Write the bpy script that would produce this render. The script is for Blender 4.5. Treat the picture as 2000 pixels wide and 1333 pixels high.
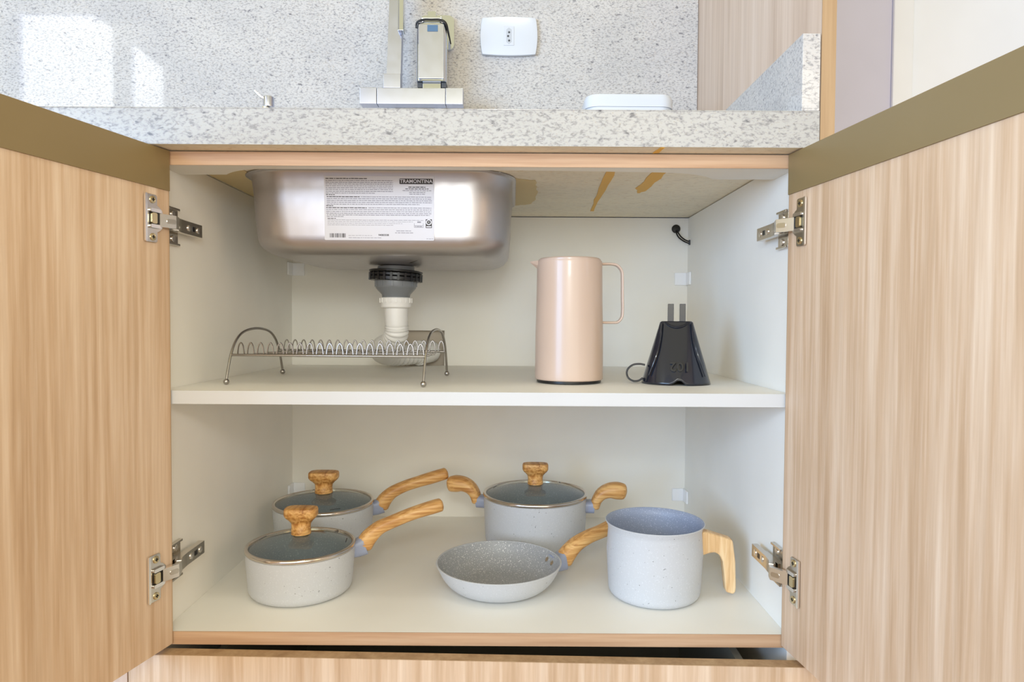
import bpy, bmesh, math, random
from mathutils import Vector, Matrix, noise
random.seed(7)
S = bpy.context.scene
COL = S.collection
for o in list(bpy.data.objects):
    bpy.data.objects.remove(o, do_unlink=True)
R = math.radians

# ------------------------------------------------------------------ camera
def basis(yaw, pit, rol):
    def w(x3, y2, z3):
        c, s = math.cos(rol), math.sin(rol); x = c*x3 - s*z3; z2 = s*x3 + c*z3
        c, s = math.cos(pit), math.sin(pit); y = c*y2 - s*z2; z = s*y2 + c*z2
        c, s = math.cos(yaw), math.sin(yaw)
        return Vector((c*x - s*y, s*x + c*y, z))
    r, f, u = w(1, 0, 0), w(0, 1, 0), w(0, 0, 1)
    return Matrix(((r.x, u.x, -f.x, 0), (r.y, u.y, -f.y, 0), (r.z, u.z, -f.z, 0), (0, 0, 0, 1)))
cam = bpy.data.objects.new('camera', bpy.data.cameras.new('camera'))
COL.objects.link(cam)
cam.data.sensor_width = 36.0
cam.data.lens = 1320.055/2000*36
cam.data.clip_start = 0.01
cam.matrix_world = Matrix.Translation((0.44498, -0.85437, 0.39912)) @ basis(-0.00071, -0.02874, 0.00596)
S.camera = cam

# ------------------------------------------------------------------ world, lights, exposure
W = bpy.data.worlds.new('world'); S.world = W; W.use_nodes = True
W.node_tree.nodes['Background'].inputs['Color'].default_value = (0.90, 0.81, 0.50, 1)
W.node_tree.nodes['Background'].inputs['Strength'].default_value = 0.95
def area(name, loc, target, sx, sy, power, color):
    l = bpy.data.lights.new(name, 'AREA'); l.shape = 'RECTANGLE'; l.size = sx; l.size_y = sy
    l.energy = power; l.color = color
    o = bpy.data.objects.new(name, l); COL.objects.link(o)
    o.location = loc
    o.rotation_euler = (Vector(target)-Vector(loc)).to_track_quat('-Z', 'Y').to_euler()
    return o
area('ceiling_lamp_light', (0.42, -0.64, 1.95), (0.42, 0.0, 0.2), 0.12, 0.12, 2.4, (1.0, 0.95, 0.86))
area('balcony_daylight', (0.40, -2.7, 0.85), (0.4, 0.0, 0.35), 3.4, 1.6, 41, (1.0, 0.95, 0.80))
area('photo_flash_light', (0.43, -0.90, 0.63), (0.43, 0.5, 0.33), 0.18, 0.11, 2.1, (0.86, 0.95, 1.0))
area('left_window_daylight', (-1.90, -2.3, 0.66), (0.75, 0.0, 0.3), 1.9, 1.2, 92, (0.34, 0.60, 1.0))
area('warm_fill_light', (2.4, -1.7, 0.9), (0.0, 0.0, 0.3), 0.8, 0.8, 8, (1.0, 0.66, 0.42))  # added warm fill from the right, tints the left door and left wall
S.view_settings.view_transform = 'Standard'
S.view_settings.look = 'None'
S.view_settings.gamma = 1.0
S.view_settings.use_curve_mapping = False
S.view_settings.exposure = 0.0
S.cycles.diffuse_bounces = 10
S.cycles.max_bounces = 14
S.cycles.transparent_max_bounces = 16

# ------------------------------------------------------------------ materials
def srgb(*c):
    return tuple(((v/255)/12.92 if v/255 <= 0.04045 else ((v/255+0.055)/1.055)**2.4) for v in c) + (1,)
class NT:
    def __init__(s, name):
        s.m = bpy.data.materials.new(name); s.m.use_nodes = True
        s.t = s.m.node_tree; s.n = s.t.nodes; s.b = s.n['Principled BSDF']; s.out = s.n['Material Output']
    def node(s, ty, **kw):
        n = s.n.new(ty)
        for k, v in kw.items():
            if k.startswith('i_'):
                n.inputs[k[2:].replace('_', ' ')].default_value = v
            else: setattr(n, k, v)
        return n
    def link(s, a, b): s.t.links.new(a, b)
    def coords(s, scale=(1, 1, 1), rot=(0, 0, 0)):
        tc = s.node('ShaderNodeTexCoord'); mp = s.node('ShaderNodeMapping')
        mp.inputs['Scale'].default_value = scale; mp.inputs['Rotation'].default_value = rot
        s.link(tc.outputs['Object'], mp.inputs['Vector']); return mp.outputs['Vector']
    def noise(s, vec, scale, detail=3, rough=0.55, dist=0):
        n = s.node('ShaderNodeTexNoise'); n.inputs['Scale'].default_value = scale
        n.inputs['Detail'].default_value = detail; n.inputs['Roughness'].default_value = rough
        n.inputs['Distortion'].default_value = dist
        s.link(vec, n.inputs['Vector']); return n.outputs['Fac']
    def ramp(s, fac, stops):
        r = s.node('ShaderNodeValToRGB'); e = r.color_ramp.elements
        while len(e) < len(stops): e.new(0.5)
        for i, (p, c) in enumerate(stops):
            e[i].position = p; e[i].color = c if len(c) == 4 else tuple(c)+(1,)
        s.link(fac, r.inputs['Fac']); return r.outputs['Color']
    def mix(s, fac, a, b, mode='MIX'):
        n = s.node('ShaderNodeMix'); n.data_type = 'RGBA'; n.blend_type = mode
        for sock, v in ((n.inputs[0], fac), (n.inputs[6], a), (n.inputs[7], b)):
            if hasattr(v, 'links'): s.link(v, sock)
            else: sock.default_value = v
        return n.outputs[2]
    def bump(s, h, strength=0.2, dist=0.001):
        b = s.node('ShaderNodeBump'); b.inputs['Strength'].default_value = strength
        b.inputs['Distance'].default_value = dist
        s.link(h, b.inputs['Height']); s.link(b.outputs['Normal'], s.b.inputs['Normal'])
def plain(name, col, rough=0.5, metal=0.0, coat=0.0, emit=None, strength=0):
    t = NT(name); t.b.inputs['Base Color'].default_value = col
    t.b.inputs['Roughness'].default_value = rough; t.b.inputs['Metallic'].default_value = metal
    t.b.inputs['Coat Weight'].default_value = coat
    # fine natural variation so that no surface is dead flat
    f = t.noise(t.coords((1, 1, 1)), 9, 2)
    c2 = tuple(v*0.97 for v in col[:3])+(1,)
    t.link(t.ramp(f, [(0.35, c2), (0.65, col)]), t.b.inputs['Base Color'])
    if emit:
        t.b.inputs['Emission Color'].default_value = emit; t.b.inputs['Emission Strength'].default_value = strength
    return t.m
def wood(name, dark, mid, light, axis='z', fine=170, rough=0.45, broad=16, cathedral=False):
    t = NT(name)
    st = 0.035
    sc = {'z': (1, 1, st), 'x': (st, 1, 1), 'y': (1, st, 1)}[axis]
    v = t.coords(sc)
    a = t.noise(v, fine, 4, 0.6)
    b = t.noise(v, broad, 3, 0.5, 0.4)
    c = t.noise(v, fine*0.35, 2, 0.5)
    ca = t.ramp(a, [(0.36, dark), (0.5, mid), (0.66, light)])
    cb = t.ramp(b, [(0.35, dark), (0.5, mid), (0.68, light)])
    cc = t.ramp(c, [(0.38, dark), (0.5, mid), (0.62, light)])
    m1 = t.mix(0.5, ca, cc)
    m2 = t.mix(0.45, m1, cb)
    t.link(m2, t.b.inputs['Base Color'])
    t.b.inputs['Roughness'].default_value = rough
    t.bump(a, 0.12, 0.0004)
    return t.m
def turned_wood(name, dark, mid, light, axis='x'):
    t = NT(name)
    sc = {'z': (1, 1, 0.07), 'x': (0.07, 1, 1), 'y': (1, 0.1, 1)}[axis]
    v = t.coords(sc)
    a = t.noise(v, 110, 3, 0.6, 1.2)
    w = t.node('ShaderNodeTexWave', wave_type='RINGS', bands_direction='Y')
    w.inputs['Scale'].default_value = 55; w.inputs['Distortion'].default_value = 6
    w.inputs['Detail'].default_value = 2; w.inputs['Detail Scale'].default_value = 1.5
    t.link(v, w.inputs['Vector'])
    c1 = t.ramp(w.outputs['Fac'], [(0.05, dark), (0.45, mid), (1.0, light)])
    c2 = t.ramp(a, [(0.35, dark), (0.5, mid), (0.62, light)])
    t.link(t.mix(0.8, c1, c2), t.b.inputs['Base Color'])
    t.b.inputs['Roughness'].default_value = 0.42
    return t.m
def granite(name, scale=1.0, rot=0.5, tint=(1, 1, 1), rough=0.035, amount=1.0):
    t = NT(name)
    v = t.coords((0.55*scale, 1.0*scale, 1.0*scale), (0, rot, 0))
    n1 = t.noise(v, 300, 3, 0.62, 0.5)
    n2 = t.noise(v, 170, 2, 0.5, 0.3)
    n3 = t.noise(v, 420, 2, 0.6)
    n4 = t.noise(v, 14, 3, 0.55)
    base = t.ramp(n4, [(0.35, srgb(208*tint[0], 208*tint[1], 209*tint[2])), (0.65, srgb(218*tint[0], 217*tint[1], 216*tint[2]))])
    gr = t.ramp(n1, [(0.36, (0.60, 0.60, 0.62, 1)), (0.445, (0.84, 0.84, 0.85, 1)), (0.52, (1, 1, 1, 1))])
    dk = t.ramp(n2, [(0.25, (0.42, 0.42, 0.45, 1)), (0.31, (0.76, 0.76, 0.79, 1)), (0.38, (1, 1, 1, 1))])
    wm = t.ramp(n3, [(0.30, (0.84, 0.76, 0.66, 1)), (0.38, (1, 0.985, 0.97, 1)), (0.5, (1, 1, 1, 1))])
    c = t.mix(amount, base, gr, 'MULTIPLY'); c = t.mix(amount, c, dk, 'MULTIPLY'); c = t.mix(0.8, c, wm, 'MULTIPLY')
    t.link(c, t.b.inputs['Base Color'])
    t.b.inputs['Roughness'].default_value = rough
    return t.m
def enamel(name, col, speck=0.255, specklight=None, rough=0.45):
    t = NT(name)
    v = t.coords()
    n = t.noise(v, 620, 1, 0.5)
    n0 = t.noise(v, 300, 1, 0.5)
    dk = tuple(x*0.35 for x in col[:3])+(1,)
    c = t.ramp(n0, [(speck-0.035, dk), (speck, col)])
    lt = specklight or tuple(min(1, x*1.12) for x in col[:3])+(1,)
    c = t.mix(t.ramp(n, [(0.62, (0, 0, 0)), (0.68, (1, 1, 1))]), c, lt)
    t.link(c, t.b.inputs['Base Color']); t.b.inputs['Roughness'].default_value = rough
    t.bump(n, 0.08, 0.0003)
    return t.m
def metal(name, col, rough, brushed=None):
    t = NT(name); t.b.inputs['Metallic'].default_value = 1.0
    t.b.inputs['Base Color'].default_value = col; t.b.inputs['Roughness'].default_value = rough
    sc = brushed or (1, 1, 1)
    f = t.noise(t.coords(sc), 60, 2)
    t.link(t.ramp(f, [(0.3, (rough*0.93,)*3), (0.7, (rough*1.07,)*3)]), t.b.inputs['Roughness'])
    return t.m
def glass(name, tint):
    t = NT(name); t.n.remove(t.b)
    tr = t.node('ShaderNodeBsdfTransparent'); tr.inputs['Color'].default_value = tint
    gl = t.node('ShaderNodeBsdfGlossy'); gl.inputs['Roughness'].default_value = 0.03
    lw_ = t.node('ShaderNodeLayerWeight'); lw_.inputs['Blend'].default_value = 0.5
    pw = t.node('ShaderNodeMath', operation='POWER'); pw.inputs[1].default_value = 4.0
    ma = t.node('ShaderNodeMath', operation='MULTIPLY_ADD'); ma.inputs[1].default_value = 0.75; ma.inputs[2].default_value = 0.06
    t.link(lw_.outputs['Facing'], pw.inputs[0]); t.link(pw.outputs[0], ma.inputs[0])
    mx = t.node('ShaderNodeMixShader')
    n = t.noise(t.coords(), 5, 1)
    t.link(t.ramp(n, [(0.3, tuple(x*0.97 for x in tint[:3])+(1,)), (0.7, tint)]), tr.inputs['Color'])
    t.link(ma.outputs[0], mx.inputs[0]); t.link(tr.outputs[0], mx.inputs[1]); t.link(gl.outputs[0], mx.inputs[2])
    t.link(mx.outputs[0], t.out.inputs['Surface']); return t.m

M = dict(
    door_wood=wood('door_wood', srgb(182, 150, 118), srgb(205, 175, 145), srgb(226, 204, 181), 'z', 260, 0.5, 40),
    edge_wood=wood('edge_wood', srgb(166, 126, 94), srgb(192, 155, 121), srgb(208, 176, 145), 'x', 230, 0.5, 40),
    edge_wood_v=wood('edge_wood_upright', srgb(146, 116, 84), srgb(168, 138, 104), srgb(184, 156, 122), 'z', 200, 0.5, 30),
    panel_wood=wood('panel_wood', srgb(192, 166, 145), srgb(214, 190, 170), srgb(226, 206, 190), 'z', 170, 0.5, 24),
    white=plain('white_melamine', srgb(240, 238, 231), 0.45),
    white_edge=plain('white_edge_band', srgb(228, 226, 220), 0.42),
    bronze=plain('bronze_profile', srgb(140, 121, 84), 0.38, 0.15),
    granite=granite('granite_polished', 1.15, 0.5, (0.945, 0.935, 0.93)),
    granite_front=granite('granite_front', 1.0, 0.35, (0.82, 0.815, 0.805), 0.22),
    granite_raw=granite('granite_raw_underside', 0.5, 0.2, (1.08, 1.05, 0.97), 0.8, 0.22),
    stain=plain('orange_resin', srgb(222, 174, 76), 0.6),
    glue=plain('yellowed_glue', srgb(212, 194, 150), 0.7),
    steel=metal('sink_steel', (0.47, 0.445, 0.45, 1), 0.38),
    chrome=metal('chrome', (0.66, 0.71, 0.78, 1), 0.08),
    satin=metal('satin_faucet_steel', (0.56, 0.59, 0.70, 1), 0.25),
    nickel=metal('nickel_hinge', (0.66, 0.62, 0.56, 1), 0.22),
    nickel_bright=metal('nickel_bright', (0.88, 0.85, 0.82, 1), 0.25),
    brass=metal('brass_screw', (0.72, 0.60, 0.36, 1), 0.3),
    wire=metal('chromed_wire', (0.42, 0.40, 0.38, 1), 0.25),
    rimsteel=metal('lid_rim_steel', (0.66, 0.61, 0.56, 1), 0.18),
    dark=plain('dark_void', srgb(30, 27, 22), 0.7),
    black=plain('black_rubber', srgb(22, 21, 22), 0.35),
    blackgloss=plain('black_plastic', srgb(28, 31, 42), 0.2, 0, 0.3),
    blackraised=plain('black_plastic_lettering', srgb(20, 20, 24), 0.4),
    greypvc=plain('grey_plastic', srgb(122, 126, 130), 0.35),
    whitepvc=plain('white_plastic', srgb(232, 231, 228), 0.4),
    bracket=plain('white_bracket_plastic', srgb(246, 248, 252), 0.3),
    outlet=plain('outlet_white', srgb(212, 216, 224), 0.25),
    hole=plain('socket_hole', srgb(70, 72, 76), 0.6),
    paper=plain('sticker_paper', srgb(214, 215, 224), 0.5),
    ink=plain('sticker_ink', srgb(48, 44, 44), 0.6),
    inkgrey=plain('sticker_grey_ink', srgb(138, 138, 150), 0.6),
    enamel=enamel('pot_enamel', srgb(196, 199, 203)),
    enamel_in=enamel('pot_inner_coating', srgb(150, 160, 182), 0.2, srgb(190, 198, 215)),
    pan_in=enamel('pan_inner_coating', srgb(158, 160, 162), 0.2, srgb(225, 225, 222), 0.4),
    ferrule=plain('blue_grey_ferrule', srgb(152, 160, 184), 0.35),
    handle=turned_wood('handle_wood', srgb(178, 122, 64), srgb(212, 160, 95), srgb(230, 186, 122)),
    handle_pale=turned_wood('pale_handle_wood', srgb(206, 160, 108), srgb(228, 188, 136), srgb(238, 206, 160), 'z'),
    knob=turned_wood('knob_wood', srgb(158, 100, 44), srgb(204, 150, 82), srgb(228, 182, 116), 'y'),
    lidglass=glass('lid_glass', (0.84, 0.87, 0.78, 1)),
    beige=plain('beige_glossy_plastic', srgb(204, 180, 163), 0.3, 0, 0.15),
    wall=plain('shade_tinted_wall_white', srgb(194, 198, 228), 0.6),  # white wall; lilac shade beside the end panel is put into its colour
    trimwhite=plain('white_door_paint', srgb(226, 235, 255), 0.35),
    floor=wood('floor_laminate', srgb(150, 120, 90), srgb(176, 146, 114), srgb(196, 168, 136), 'y', 90, 0.5, 10),
    drawer_in=plain('drawer_grey_side', srgb(165, 160, 145), 0.4),
    brick=plain('recess_plaster', srgb(205, 194, 178), 0.8),
    brick_brown=plain('recess_brown', srgb(150, 118, 62), 0.8),
    tap=metal('small_tap_chrome', (0.8, 0.8, 0.8, 1), 0.12),
)
M['shelf_band'] = plain('shelf_edge_band', srgb(204, 205, 206), 0.4)
M['sky_pane'] = plain('window_daylight', (0.9, 0.95, 1, 1), 0.5, emit=(0.93, 0.97, 1.0, 1), strength=6)

# ------------------------------------------------------------------ object helpers
WM = {}
def props(o, label=None, cat=None, group=None, kind=None):
    if label: o['label'] = label
    if cat: o['category'] = cat
    if group: o['group'] = group
    if kind: o['kind'] = kind
    return o
def thing(name, label, cat, loc=(0, 0, 0), rz=0, group=None):
    o = bpy.data.objects.new(name, None); COL.objects.link(o); o.empty_display_size = 0.03
    o.location = loc; o.rotation_euler = (0, 0, rz)
    WM[o.name] = Matrix.Translation(loc) @ Matrix.Rotation(rz, 4, 'Z')
    return props(o, label, cat, group)
def obj(name, bm, mat, parent=None, local=False, smooth=35, label=None, mats=None):
    me = bpy.data.meshes.new(name)
    bmesh.ops.recalc_face_normals(bm, faces=bm.faces)
    bm.to_mesh(me); bm.free()
    me.materials.append(mat)
    for m in (mats or []): me.materials.append(m)
    if smooth:
        for p in me.polygons: p.use_smooth = True
        me.set_sharp_from_angle(angle=R(smooth))
    o = bpy.data.objects.new(name, me); COL.objects.link(o)
    if smooth == 35:
        wn = o.modifiers.new('face_weighted', 'WEIGHTED_NORMAL'); wn.keep_sharp = True; wn.weight = 100
    if parent:
        o.parent = parent
        if local: WM[o.name] = WM[parent.name].copy()
        else:
            o.matrix_parent_inverse = WM[parent.name].inverted(); WM[o.name] = Matrix.Identity(4)
    else: WM[o.name] = Matrix.Identity(4)
    if label: o['label'] = label
    return o
def box(bm, x0, x1, y0, y1, z0, z1, bev=0, seg=2, mi=0, mat=None):
    b = bmesh.new()
    bmesh.ops.create_cube(b, size=1)
    for v in b.verts:
        v.co = Vector(((x0+x1)/2+v.co.x*(x1-x0), (y0+y1)/2+v.co.y*(y1-y0), (z0+z1)/2+v.co.z*(z1-z0)))
    if bev: bmesh.ops.bevel(b, geom=list(b.edges), offset=bev, segments=seg, affect='EDGES', profile=0.5)
    merge(bm, b, mat, mi); return bm
def merge(bm, b, mat=None, mi=0):
    mp = {}
    for v in b.verts:
        mp[v] = bm.verts.new(mat @ v.co if mat else v.co)
    for f in b.faces:
        try:
            nf = bm.faces.new([mp[v] for v in f.verts]); nf.material_index = mi or f.material_index
        except ValueError: pass
    b.free()
def Box(*a, **k): return box(bmesh.new(), *a, **k)
def lathe(prof, n=64, sx=1.0, sy=1.0, bm=None, mat=None, sup=2.0, cap=True):
    b = bmesh.new(); rings = []
    for (r, z) in prof:
        if r < 1e-6: rings.append([b.verts.new((0, 0, z))]); continue
        ring = []
        for i in range(n):
            a = 2*math.pi*i/n; c, s = math.cos(a), math.sin(a)
            k = (abs(c)**sup+abs(s)**sup)**(-1/sup)
            ring.append(b.verts.new((r*sx*c*k, r*sy*s*k, z)))
        rings.append(ring)
    for A, B in zip(rings, rings[1:]):
        for i in range(n):
            j = (i+1) % n
            if len(A) == 1 and len(B) == 1: continue
            if len(A) == 1: b.faces.new((A[0], B[i], B[j]))
            elif len(B) == 1: b.faces.new((A[i], A[j], B[0]))
            else: b.faces.new((A[i], A[j], B[j], B[i]))
    if cap:
        for q in (rings[0], rings[-1]):
            if len(q) > 2: b.faces.new(q)
    if bm is None: bm = bmesh.new()
    merge(bm, b, mat); return bm
def spline(pts, sub=6):
    P = [Vector(p) for p in pts]; out = []
    for i in range(len(P)-1):
        p0 = P[max(i-1, 0)]; p1 = P[i]; p2 = P[i+1]; p3 = P[min(i+2, len(P)-1)]
        for k in range(sub):
            t = k/sub
            out.append(0.5*((2*p1)+(p2-p0)*t+(2*p0-5*p1+4*p2-p3)*t*t+(3*p1-p0-3*p2+p3)*t**3))
    out.append(P[-1]); return out
def sweep(pts, rad, n=12, bm=None, up=(0, 0, 1), sub=6, sup=2.0, endround=0, closed=False):
    """pts: control points; rad: one (a, b) or a list per control point; a is across 'up', b along it."""
    if not isinstance(rad, list): rad = [rad]*len(pts)
    rad = [r if isinstance(r, tuple) else (r, r) for r in rad]
    if sub > 1:
        path = spline(pts, sub)
        rr = spline([(a, b_, 0) for a, b_ in rad], sub)
    else: path = [Vector(p) for p in pts]; rr = [Vector((a, b_, 0)) for a, b_ in rad]
    if endround:
        for end in (0, -1):
            d = (path[0]-path[1]).normalized() if end == 0 else (path[-1]-path[-2]).normalized()
            p = path[end].copy(); r = rr[end].copy()
            steps = [(0.45, 0.89), (0.8, 0.6), (1.0, 0.15)]
            new = [(p+d*r.y*endround*a, r*k) for a, k in steps]
            if end == 0:
                for q, k in new: path.insert(0, q); rr.insert(0, k)
            else:
                for q, k in new: path.append(q); rr.append(k)
    b = bmesh.new(); rings = []; up = Vector(up); L = len(path)
    prevn = None
    for i, p in enumerate(path):
        if closed: t = (path[(i+1) % L]-path[i-1]).normalized()
        else: t = (path[min(i+1, L-1)]-path[max(i-1, 0)]).normalized()
        side = t.cross(up)
        if side.length < 1e-3:
            side = prevn if prevn else t.cross(Vector((1, 0, 0)))
        side = (side-t*side.dot(t)).normalized()
        if prevn and side.dot(prevn) < 0: side = -side
        prevn = side
        nb = side.cross(t).normalized()
        ring = []
        for k in range(n):
            a = 2*math.pi*k/n; c, s = math.cos(a), math.sin(a)
            q = (abs(c)**sup+abs(s)**sup)**(-1/sup)
            ring.append(b.verts.new(p+side*(rr[i].x*c*q)+nb*(rr[i].y*s*q)))
        rings.append(ring)
    pairs = list(zip(rings, rings[1:])) + ([(rings[-1], rings[0])] if closed else [])
    for A, B in pairs:
        for k in range(n):
            j = (k+1) % n; b.faces.new((A[k], A[j], B[j], B[k]))
    if not closed: b.faces.new(rings[0]); b.faces.new(rings[-1])
    if bm is None: bm = bmesh.new()
    merge(bm, b); return bm
def prism(poly, axis, a0, a1, bev=0, bm=None, mat=None, seg=2):
    """extrude a 2-D polygon. axis 'z': (x,y); 'y': (x,z); 'x': (y,z)."""
    b = bmesh.new()
    f = {'z': lambda u, v, w: (u, v, w), 'y': lambda u, v, w: (u, w, v), 'x': lambda u, v, w: (w, u, v)}[axis]
    lo = [b.verts.new(f(u, v, a0)) for u, v in poly]; hi = [b.verts.new(f(u, v, a1)) for u, v in poly]
    b.faces.new(lo); b.faces.new(hi); n = len(poly)
    for i in range(n): b.faces.new((lo[i], lo[(i+1) % n], hi[(i+1) % n], hi[i]))
    bmesh.ops.recalc_face_normals(b, faces=b.faces)
    if bev:
        ed = [e for e in b.edges if e.calc_face_angle(0) > R(30)]
        bmesh.ops.bevel(b, geom=ed, offset=bev, segments=seg, affect='EDGES', profile=0.5)
    if bm is None: bm = bmesh.new()
    merge(bm, b, mat); return bm
def rrect(x0, x1, y0, y1, r, n=6):
    out = []
    for cx, cy, a0 in ((x1-r, y0+r, -90), (x1-r, y1-r, 0), (x0+r, y1-r, 90), (x0+r, y0+r, 180)):
        for k in range(n+1):
            a = R(a0+90*k/n); out.append((cx+r*math.cos(a), cy+r*math.sin(a)))
    return out
def disc(bm, c, nrm, r, h, n=16, dome=0):
    q = Vector(nrm).to_track_quat('Z', 'Y').to_matrix().to_4x4()
    return lathe([(0, 0), (r, 0), (r, h*0.7), (r*0.85, h), (0, h+dome)], n, bm=bm, mat=Matrix.Translation(c) @ q)

DEP = 0.5157; ZT = 0.6108; ZS = 0.3091

# ================================================================== SETTING
def struct(name, bm, m, **k):
    o = obj(name, bm, m, **k); o['kind'] = 'structure'; return o
struct('floor', Box(-3.2, 3.2, -3.15, 0.62, -0.72, -0.68), M['floor'])
struct('wall_back', Box(-3.2, 3.2, 0.545, 0.62, -0.68, 1.9), M['wall'])
# wall behind the camera with a window whose reflection shows on the polished splashback
rear = bmesh.new()
wx0, wx1, wz0, wz1 = -3.09, -2.06, 0.9, 2.577
box(rear, -3.2, wx0, -3.10, -3.0, -0.68, 2.7); box(rear, wx1, 3.2, -3.10, -3.0, -0.68, 0.45)
box(rear, wx1, -0.6, -3.10, -3.0, 0.45, 2.7); box(rear, 1.4, 3.2, -3.10, -3.0, 0.45, 2.7)
box(rear, wx0, wx1, -3.10, -3.0, -0.68, wz0); box(rear, wx0, wx1, -3.10, -3.0, wz1, 2.7)
struct('wall_rear', rear, M['wall'])
w1 = struct('window_1', prism([(-2.42, wz0), (-2.287, wz0), (-2.287, 2.577), (-2.42, 2.577)], 'y', -3.06, -3.0), M['trimwhite'])
obj('pane', prism([(-3.09, wz0), (-2.42, wz0), (-2.42, 2.48), (-2.57, 2.577), (-3.09, 2.577)], 'y', -3.05, -3.045), M['sky_pane'], w1)
obj('pane', prism([(-2.287, wz0), (-2.06, wz0), (-2.06, 2.20), (-2.287, 2.37)], 'y', -3.05, -3.045), M['sky_pane'], w1)
obj('reflection_cutoff', prism([(-2.57, 2.577), (-2.42, 2.48), (-2.287, 2.37), (-2.06, 2.20), (-2.06, 2.577)], 'y', -3.055, -3.035), M['wall'], w1)  # unseen panel shaped to cut the reflected window off diagonally
# white doorway in the room beyond, right of the cabinetry
d1 = struct('door_1', Box(1.2395, 2.1, 0.515, 0.55, -0.68, 1.6, bev=0.004), M['trimwhite'])
struct('trim_1', Box(1.1985, 1.2385, 0.500, 0.548, -0.68, 1.6, bev=0.004), M['trimwhite'])
struct('trim_2', Box(0.90, 1.1980, 0.506, 0.548, -0.68, 1.6, bev=0.002), M['wall'])

# ================================================================== CABINET
cab = thing('base_cabinet', 'open two-door wooden base cabinet with white interior under the granite worktop', 'cabinet', (0.4, 0.25, -0.68))
obj('side_panel', Box(-0.016, 0, 0, DEP+0.012, -0.60, ZT-0.0008, bev=0.0006), M['white'], cab)
obj('side_panel', Box(0.8, 0.8145, 0, DEP+0.012, -0.60, ZT-0.0008, bev=0.0006), M['white'], cab)
# back panel with the cut-out for the drain pipe
bp = bmesh.new()
hx0, hx1, hz0, hz1 = 0.199, 0.309, 0.293, 0.380
box(bp, 0, hx0, DEP, DEP+0.006, -0.02, ZT-0.001); box(bp, hx1, 0.8, DEP, DEP+0.006, -0.02, ZT-0.001)
box(bp, hx0, hx1, DEP, DEP+0.006, hz1, ZT-0.001); box(bp, hx0, hx1, DEP, DEP+0.006, -0.02, hz0)
obj('back_panel', bp, M['white'], cab)
rc = bmesh.new()
box(rc, hx0, hx1, DEP+0.020, DEP+0.022, hz0-0.01, hz1)
obj('pipe_recess', rc, M['brick'], cab)
obj('cut_edge', prism([(0.200, ZS+0.0003), (0.232, ZS+0.0003), (0.232, 0.322)], 'y', DEP-0.010, DEP+0.004), M['brick_brown'], cab)
bt = Box(0, 0.8, 0.0006, DEP, -0.0165, 0, bev=0.0004)
obj('bottom_panel', bt, M['white'], cab)
obj('edge_band', Box(-0.001, 0.801, -0.0008, 0.0006, -0.0165, 0.0), M['edge_wood'], cab)
shf = obj('shelf', Box(0.0006, 0.7994, 0.0016, DEP-0.001, ZS-0.0170, ZS), M['white'], cab)
obj('edge_band', Box(0.0006, 0.7994, 0.0006, 0.0016, ZS-0.0170, ZS, bev=0.0003), M['shelf_band'], shf)
# front rail, deep at both ends and cut away for the sink
def bez(p0, p1, p2, n=8):
    return [((1-t)**2*p0[0]+2*t*(1-t)*p1[0]+t*t*p2[0], (1-t)**2*p0[1]+2*t*(1-t)*p1[1]+t*t*p2[1]) for t in [k/n for k in range(n+1)]]
rail = [(0.0, 0.0008), (0.8, 0.0008), (0.8, 0.066)] + [(0.722, 0.066)] + bez((0.715, 0.0645), (0.690, 0.030), (0.640, 0.026)) + \
    [(0.50, 0.0195), (0.13, 0.0195)] + bez((0.125, 0.0195), (0.088, 0.022), (0.063, 0.0545)) + [(0.0, 0.056)]
obj('front_rail', prism(rail, 'z', 0.5932, ZT-0.0008), M['white_edge'], cab)
obj('rail_edge_band', Box(-0.001, 0.801, -0.0008, 0.0006, 0.5932, ZT-0.0008), M['edge_wood'], cab)
# plastic corner brackets
for x, z, s in ((0.8, 0.487, -1), (0.8, 0.0485, -1), (0.0, 0.502, 1), (0.0, 0.056, 1)):
    b = bmesh.new(); h = 0.0125
    box(b, min(x, x+s*0.026), max(x, x+s*0.026), DEP-0.004, DEP-0.0002, z-h, z+h, bev=0.0008)
    box(b, min(x+s*0.0002, x+s*0.004), max(x+s*0.0002, x+s*0.004), DEP-0.030, DEP-0.0002, z-h, z+h, bev=0.0008)
    obj('corner_bracket', b, M['bracket'], cab)
# bottom of the carcass below: base board and the drawer, slightly ajar on its right
obj('carcass_floor', Box(0, 0.8, 0.01, DEP, -0.40, -0.385), M['white'], cab)
obj('plinth', Box(-0.016, 0.8145, 0.04, 0.055, -0.679, -0.60), M['dark'], cab)
dm = Matrix.Translation((0, -0.0197, 0)) @ Matrix.Rotation(-0.0283, 4, 'Z')
def dbox(x0, x1, y0, y1, z0, z1, bev=0):
    b = bmesh.new(); box(b, x0, x1, y0, y1, z0, z1, bev=bev, mat=dm); return b
drw = obj('drawer', dbox(-0.033, 0.8335, 0.0012, 0.018, -0.34, -0.0212), M['door_wood'], cab)
obj('front_panel', dbox(-0.033, 0.8335, 0.0, 0.0012, -0.34, -0.0212), M['door_wood'], drw)
obj('top_edge', dbox(-0.033, 0.8335, 0.0008, 0.018, -0.0212, -0.0208), M['edge_wood_v'], drw)
obj('filler_panel', Box(-0.7, -0.0345, -0.019, -0.001, -0.34, -0.0208), M['panel_wood'], cab)
dd = bmesh.new()
for a in ((0.045, 0.055, 0.018, 0.42, -0.30, -0.05), (0.745, 0.755, 0.018, 0.42, -0.30, -0.05), (0.045, 0.755, 0.41, 0.42, -0.30, -0.05), (0.045, 0.755, 0.018, 0.42, -0.31, -0.30)):
    box(dd, *a, mat=dm)
obj('drawer_box', dd, M['drawer_in'], drw)

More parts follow.
